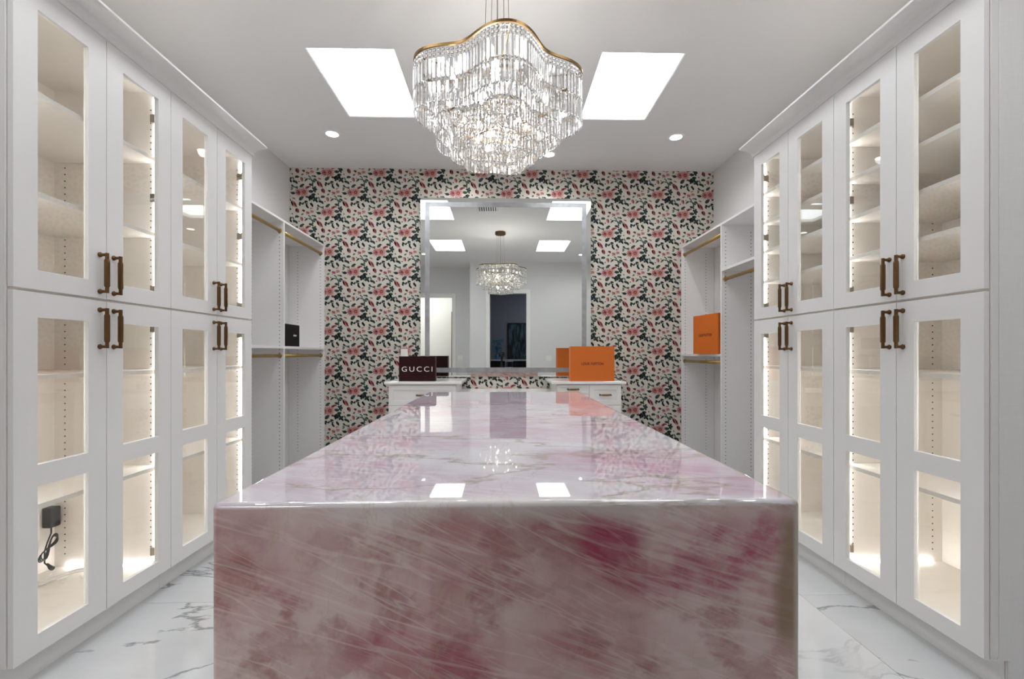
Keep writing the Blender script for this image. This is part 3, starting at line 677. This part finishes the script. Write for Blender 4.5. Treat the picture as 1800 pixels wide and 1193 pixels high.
plate(-.95, YB, z(-.09), 1, 'white double switch plate beside the bright doorway', wd=.12, dbl=True, cat='switch')

# ------------------------------------------------------------------ power adapter and loose white cord in the near left cabinet
E = empty('power_adapter', (-2.165, 2.20, z(-.79)), 'black power adapter with coiled cord inside the near left cabinet', 'adapter')
obj('adapter_body', bx(-2.187, 2.212, z(-.83), -2.142, 2.262, z(-.735)), 'blackrub', E, bevel=.006, seg=3)
cp = [(-2.165, 2.237, z(-.83)), (-2.165, 2.237, z(-.86)), (-2.167, 2.22, z(-.90)), (-2.165, 2.205, z(-.935)), (-2.165, 2.205, z(-.99)), (-2.145, 2.20, z(-1.0))]
cord = MB().tube(cp, .0032, 8)
for q in range(3):
    lp = []
    for k in range(25):
        t_ = 2*PI*k/24; u, v = math.cos(t_)*(.068-.006*q), math.sin(2*t_)*(.018+.003*q)
        lp.append((-2.155+.003*q, 2.212+u*.62+v*.5, z(-.92)+u*.72-v*.6))
    cord.tube(lp, .003, 6, caps=False)
obj('cord', cord, 'blackrub', E, smooth=True)
obj('plug', MB().tube([(-2.15, 2.202, z(-.992)), (-2.13, 2.196, z(-1.006)), (-2.115, 2.192, z(-1.01))], [.004, .009, .010], 8), 'blackrub', E)
wc = MB(); zz = ZB+.018+.005
for q in range(4):
    pts = []; ph = random.uniform(0, 6)
    for k in range(30):
        t_ = k/29; pts.append((-2.10+.28*t_*(.5+.13*q)+.02*math.sin(9*t_+ph), 2.12+.05*math.sin(7*t_+ph+q)+.03*q*t_, zz+.012+.010*math.sin(11*t_+ph)))
    wc.tube(pts, .004, 6)
wo = obj('loose_cord', wc, 'whitecord', None, smooth=True); tag(wo, 'tangled white cord lying on the bottom of the near left cabinet', 'cord')

# ------------------------------------------------------------------ chandelier
CX, CY, ZR = -.022, 2.30, z(1.385)
ch = empty('chandelier', (CX, CY, CEIL), 'large three-tier crystal chandelier with wavy brass rims over the island', 'chandelier')
def rad(th_, R, amp): return R + amp*math.cos(5*(th_ + math.radians(82)))
obj('canopy', MB().lathe(CX, CY, [(.0001, CEIL-.045), (.08, CEIL-.045), (.085, CEIL-.04), (.085, CEIL-.001), (.0001, CEIL-.001)], 40), 'bronze', ch)
for k in range(4):
    a = k*PI/2+.5; obj('cable', MB().tube([(CX+.06*math.cos(a), CY+.06*math.sin(a), CEIL-.045), (CX+.075*math.cos(a), CY+.075*math.sin(a), ZR+.004)], .0016, 6), 'hinge', ch)
obj('cord', MB().tube([(CX, CY, CEIL-.045), (CX, CY, ZR)], .0028, 6), 'hinge', ch)
tiers = [(.374, .048, ZR, [.102, .102], 124), (.285, .030, z(1.262), [.080, .080], 90), (.190, .018, z(1.165), [.068, .066], 60)]
# one bevelled hexagonal prism mesh per length, one octagon bead
def prism_mesh(ln, wd, dp):
    mb = MB(); sec = [(-1, 0), (-.62, -.8), (.62, -.8), (1, 0), (.62, .8), (-.62, .8)]
    for (q, k) in ((0, .35), (-.008, 1.), (-ln+.010, 1.), (-ln, .12)):
        for (u, v) in sec: mb.v.append((u*wd*k, v*dp*k, q))
    for i in range(3):
        for j in range(6): a, b = i*6+j, i*6+(j+1) % 6; mb.f.append((a, b, b+6, a+6))
    mb.f.append(tuple(range(6))[::-1]); mb.f.append(tuple(range(18, 24)))
    return mb
def bead_mb():
    mb = MB()
    for k in range(8): a = 2*PI*k/8+PI/8; mb.v.append((.0095*math.cos(a), 0, .0095*math.sin(a)))
    mb.v += [(0, .005, 0), (0, -.005, 0)]
    for k in range(8): mb.f.append((k, (k+1) % 8, 8)); mb.f.append(((k+1) % 8, k, 9))
    return mb
def mesh_of(mb, name, mat):
    me = bpy.data.meshes.new(name); me.from_pydata(mb.v, [], mb.f); fin(me); me.materials.append(M[mat]); return me
rest = MB(); beads = MB(); bead = bead_mb(); n_single = 0; metal = MB()
cache = {}
for ti, (R, amp, zt, lens_, cnt) in enumerate(tiers):
    ring = MB(); N = 160; b = 0; hh = .012
    for q in range(N):
        a = 2*PI*q/N; r = rad(a, R, amp)
        for (dr_, dz) in ((-.004, 0), (.004, 0), (.004, -hh), (-.004, -hh)): ring.v.append((CX+(r+dr_)*math.cos(a), CY+(r+dr_)*math.sin(a), zt+dz))
    for q in range(N):
        for e in range(4): ring.f.append((q*4+e, q*4+(e+1) % 4, ((q+1) % N)*4+(e+1) % 4, ((q+1) % N)*4+e))
    rg = obj('brass_rim', ring, 'gold', ch)
    sp_ = MB()
    for q in range(5):
        a = 2*PI*q/5-math.radians(82); r = rad(a, R, amp); sp_.tube([(CX+.02*math.cos(a), CY+.02*math.sin(a), zt-.008), (CX+r*math.cos(a), CY+r*math.sin(a), zt-.008)], .004, 6)
    obj('spoke', sp_, 'gold', rg)
    # walk the rim at equal arc steps
    poly = [(rad(2*PI*q/720, R, amp)*math.cos(2*PI*q/720), rad(2*PI*q/720, R, amp)*math.sin(2*PI*q/720)) for q in range(721)]
    L = [0.]
    for q in range(720): L.append(L[-1]+math.dist(poly[q], poly[q+1]))
    step = L[-1]/cnt; q = 0
    for c in range(cnt):
        tgt = c*step
        while L[q+1] < tgt: q += 1
        px, py = poly[q]; tx, ty = poly[q+1][0]-px, poly[q+1][1]-py; rot = math.atan2(ty, tx)
        zz = zt-.016
        def putbead(zc_):
            ca, sa = math.cos(rot), math.sin(rot)
            beads.add([(CX+px+x*ca-y*sa, CY+py+x*sa+y*ca, zc_+z_) for x, y, z_ in bead.v], bead.f)
        putbead(zz-.010); putbead(zz-.029); zt2 = zz-.040
        for li, ln in enumerate(lens_):
            near = py < R*.35 and (ti < 2 or True)
            jig = random.uniform(-.12, .12)
            key = ln
            if key not in cache: cache[key] = (mesh_of(prism_mesh(ln, .0094, .0056), 'crystal_prism', 'crystal'), prism_mesh(ln, .0094, .0056))
            if near and n_single < 300:
                inst('crystal_prism', cache[key][0], ch, (CX+px, CY+py, zt2), rot+jig); n_single += 1
            else:
                ca, sa = math.cos(rot+jig), math.sin(rot+jig)
                rest.add([(CX+px+x*ca-y*sa, CY+py+x*sa+y*ca, zt2+z_) for x, y, z_ in cache[key][1].v], cache[key][1].f)
            zt2 -= ln+.003
tag(obj('far_prisms', rest, 'crystal', ch), kind='stuff'); tag(obj('crystal_beads', beads, 'crystal', ch), kind='stuff')
for (rr, zz, cnt, off) in ((.26, z(1.30), 7, .2), (.17, z(1.19), 5, .5), (.09, z(1.07), 3, .1)):
    for k in range(cnt):
        a = 2*PI*k/cnt+off; x, y = CX+rr*math.cos(a), CY+rr*math.sin(a)
        bl = obj('bulb', MB().lathe(x, y, [(.0001, zz+.022), (.006, zz+.012), (.011, zz), (.010, zz-.010), (.0001, zz-.016)], 12), 'bulb', ch, smooth=True)
        obj('bulb_socket', MB().tube([(x, y, zz+.02), (x, y, zz+.055)], .006, 8), 'hinge', bl)
for k in range(3):
    l = light('lamp', 'POINT', (CX+.10*math.cos(2.1*k), CY+.10*math.sin(2.1*k), z(1.24)), CHAND_W, (1, .98, .95), shadow_soft_size=.015); hang(l, ch)

# ------------------------------------------------------------------ what the mirror shows behind the camera
E = empty('camera_tripod', (0, -.14, 0), 'black camera on a tripod standing in the dark doorway, seen in the mirror', 'camera')
obj('camera_body', bx(-.068, -.15, z(-.055), .068, -.075, z(.04)).box(-.025, -.13, z(.04), .025, -.085, z(.062)), 'blackrub', E, bevel=.006)
obj('camera_lens', MB().tube([(0, -.078, z(-.005)), (0, -.02, z(-.005)), (0, -.012, z(-.005))], [.036, .036, .030], 20), 'blackrub', E)
obj('tripod_head', MB().tube([(0, -.11, z(-.056)), (0, -.11, z(-.10)), (0, -.11, z(-.22))], [.028, .02, .018], 12), 'blackrub', E)
for k in range(3):
    a = PI/2*1.0 + 2*PI*k/3; obj('leg', MB().tube([(.02*math.cos(a), -.11+.02*math.sin(a), z(-.2)), (.30*math.cos(a), -.11+.30*math.sin(a), .0)], [.014, .009], 8), 'blackrub', E)
pt = empty('painting', (.56, -3.49, z(-.35)), 'dark teal abstract painting in the room beyond the doorway', 'painting')
obj('canvas', bx(.20, -3.49, z(-.38), .98, -3.47, z(.86)), 'art', pt); obj('frame', MB().grid([.17, .20, .98, 1.01], [z(-.41), z(-.38), z(.86), z(.89)], {(1, 1)}, fx, -3.499, -3.46), 'blackrub', pt)
cn = empty('console_table', (.35, -2.4, 0), 'long pale-topped console table in the dark room beyond the doorway', 'table')
obj('table_top', bx(-.5, -2.7, z(-.20), 1.5, -2.2, z(-.14)), 'counter', cn); 
for xx in (-.45, 1.40):
    for yy in (-2.65, -2.27): obj('leg', bx(xx, yy, 0, xx+.05, yy+.05, z(-.2)), 'wood', cn)
for i, xx in enumerate((-.12, .48)):
    st = empty('stool', (xx, -1.75, 0), ('black upholstered stool at the left of the doorway view', 'black upholstered stool at the right of the doorway view')[i], 'stool')
    obj('seat', bx(xx-.2, -1.95, z(-.42), xx+.2, -1.55, z(-.32)), 'black', st, bevel=.03, seg=3)
    obj('backrest', bx(xx-.2, -1.6, z(-.32), xx+.2, -1.55, z(-.17)), 'black', st, bevel=.02, seg=3)
    for sx in (-1, 1):
        for sy in (-1, 1): obj('leg', MB().tube([(xx+sx*.16, -1.75+sy*.16, z(-.42)), (xx+sx*.18, -1.75+sy*.18, 0)], [.014, .010], 8), 'blackrub', st)
vs_ = empty('flower_vase', (-.12, -2.45, z(-.14)), 'vase of pale blue blossom on the console table', 'vase')
obj('vase', MB().lathe(-.12, -2.45, [(.0001, z(-.139)), (.05, z(-.139)), (.075, z(-.08)), (.05, z(-.02)), (.03, z(.0)), (.035, z(.01))], 20), 'blue', vs_, smooth=True)
bl = MB()
for k in range(60):
    a = random.uniform(0, 2*PI); r = random.uniform(0, .17); h = random.uniform(.08, .38); x, y, zz = -.12+r*math.cos(a), -2.45+r*math.sin(a)*.5, z(h)
    sz = .022; bl.add([(x-sz, y, zz), (x, y-sz, zz), (x+sz, y, zz), (x, y+sz, zz), (x, y, zz+sz), (x, y, zz-sz)], [(0,1,4),(1,2,4),(2,3,4),(3,0,4),(1,0,5),(2,1,5),(3,2,5),(0,3,5)])
    bl.tube([(-.12, -2.45, z(.0)), (x, y, zz)], .002, 4)
tag(obj('blossom', bl, 'blue', vs_), kind='stuff')
bc = empty('linen_cupboard', (-1.15, -2.8, 0), 'brown wooden cupboard inside the bright room, seen in the mirror', 'cupboard')
obj('body', bx(-1.35, -2.99, 0, -.80, -2.6, 2.3), 'wood', bc)
for q in (0, 1): 
    d_ = obj('door', bx(-1.345+q*.272, -2.6, .1, -1.345+q*.272+.268, -2.58, 2.28), 'wood', bc, bevel=.002)
    obj('handle', MB().tube([(-1.10+q*.04, -2.57, 1.0), (-1.10+q*.04, -2.56, 1.15)], .006, 6), 'bronze', d_)
light('bathroom_fill', 'AREA', (-2.0, -1.9, CEIL-.06), BATH_W, (1, .98, .95), (0, 0, 0), shape='SQUARE', size=.9)  # added fill without a fixture, brightens the bathroom in the mirror
light('bedroom_fill', 'AREA', (1.4, -2.0, CEIL-.06), BED_W, (.85, .9, 1), (0, 0, 0), shape='SQUARE', size=.8)  # unseen area light put in to lift the dark bedroom
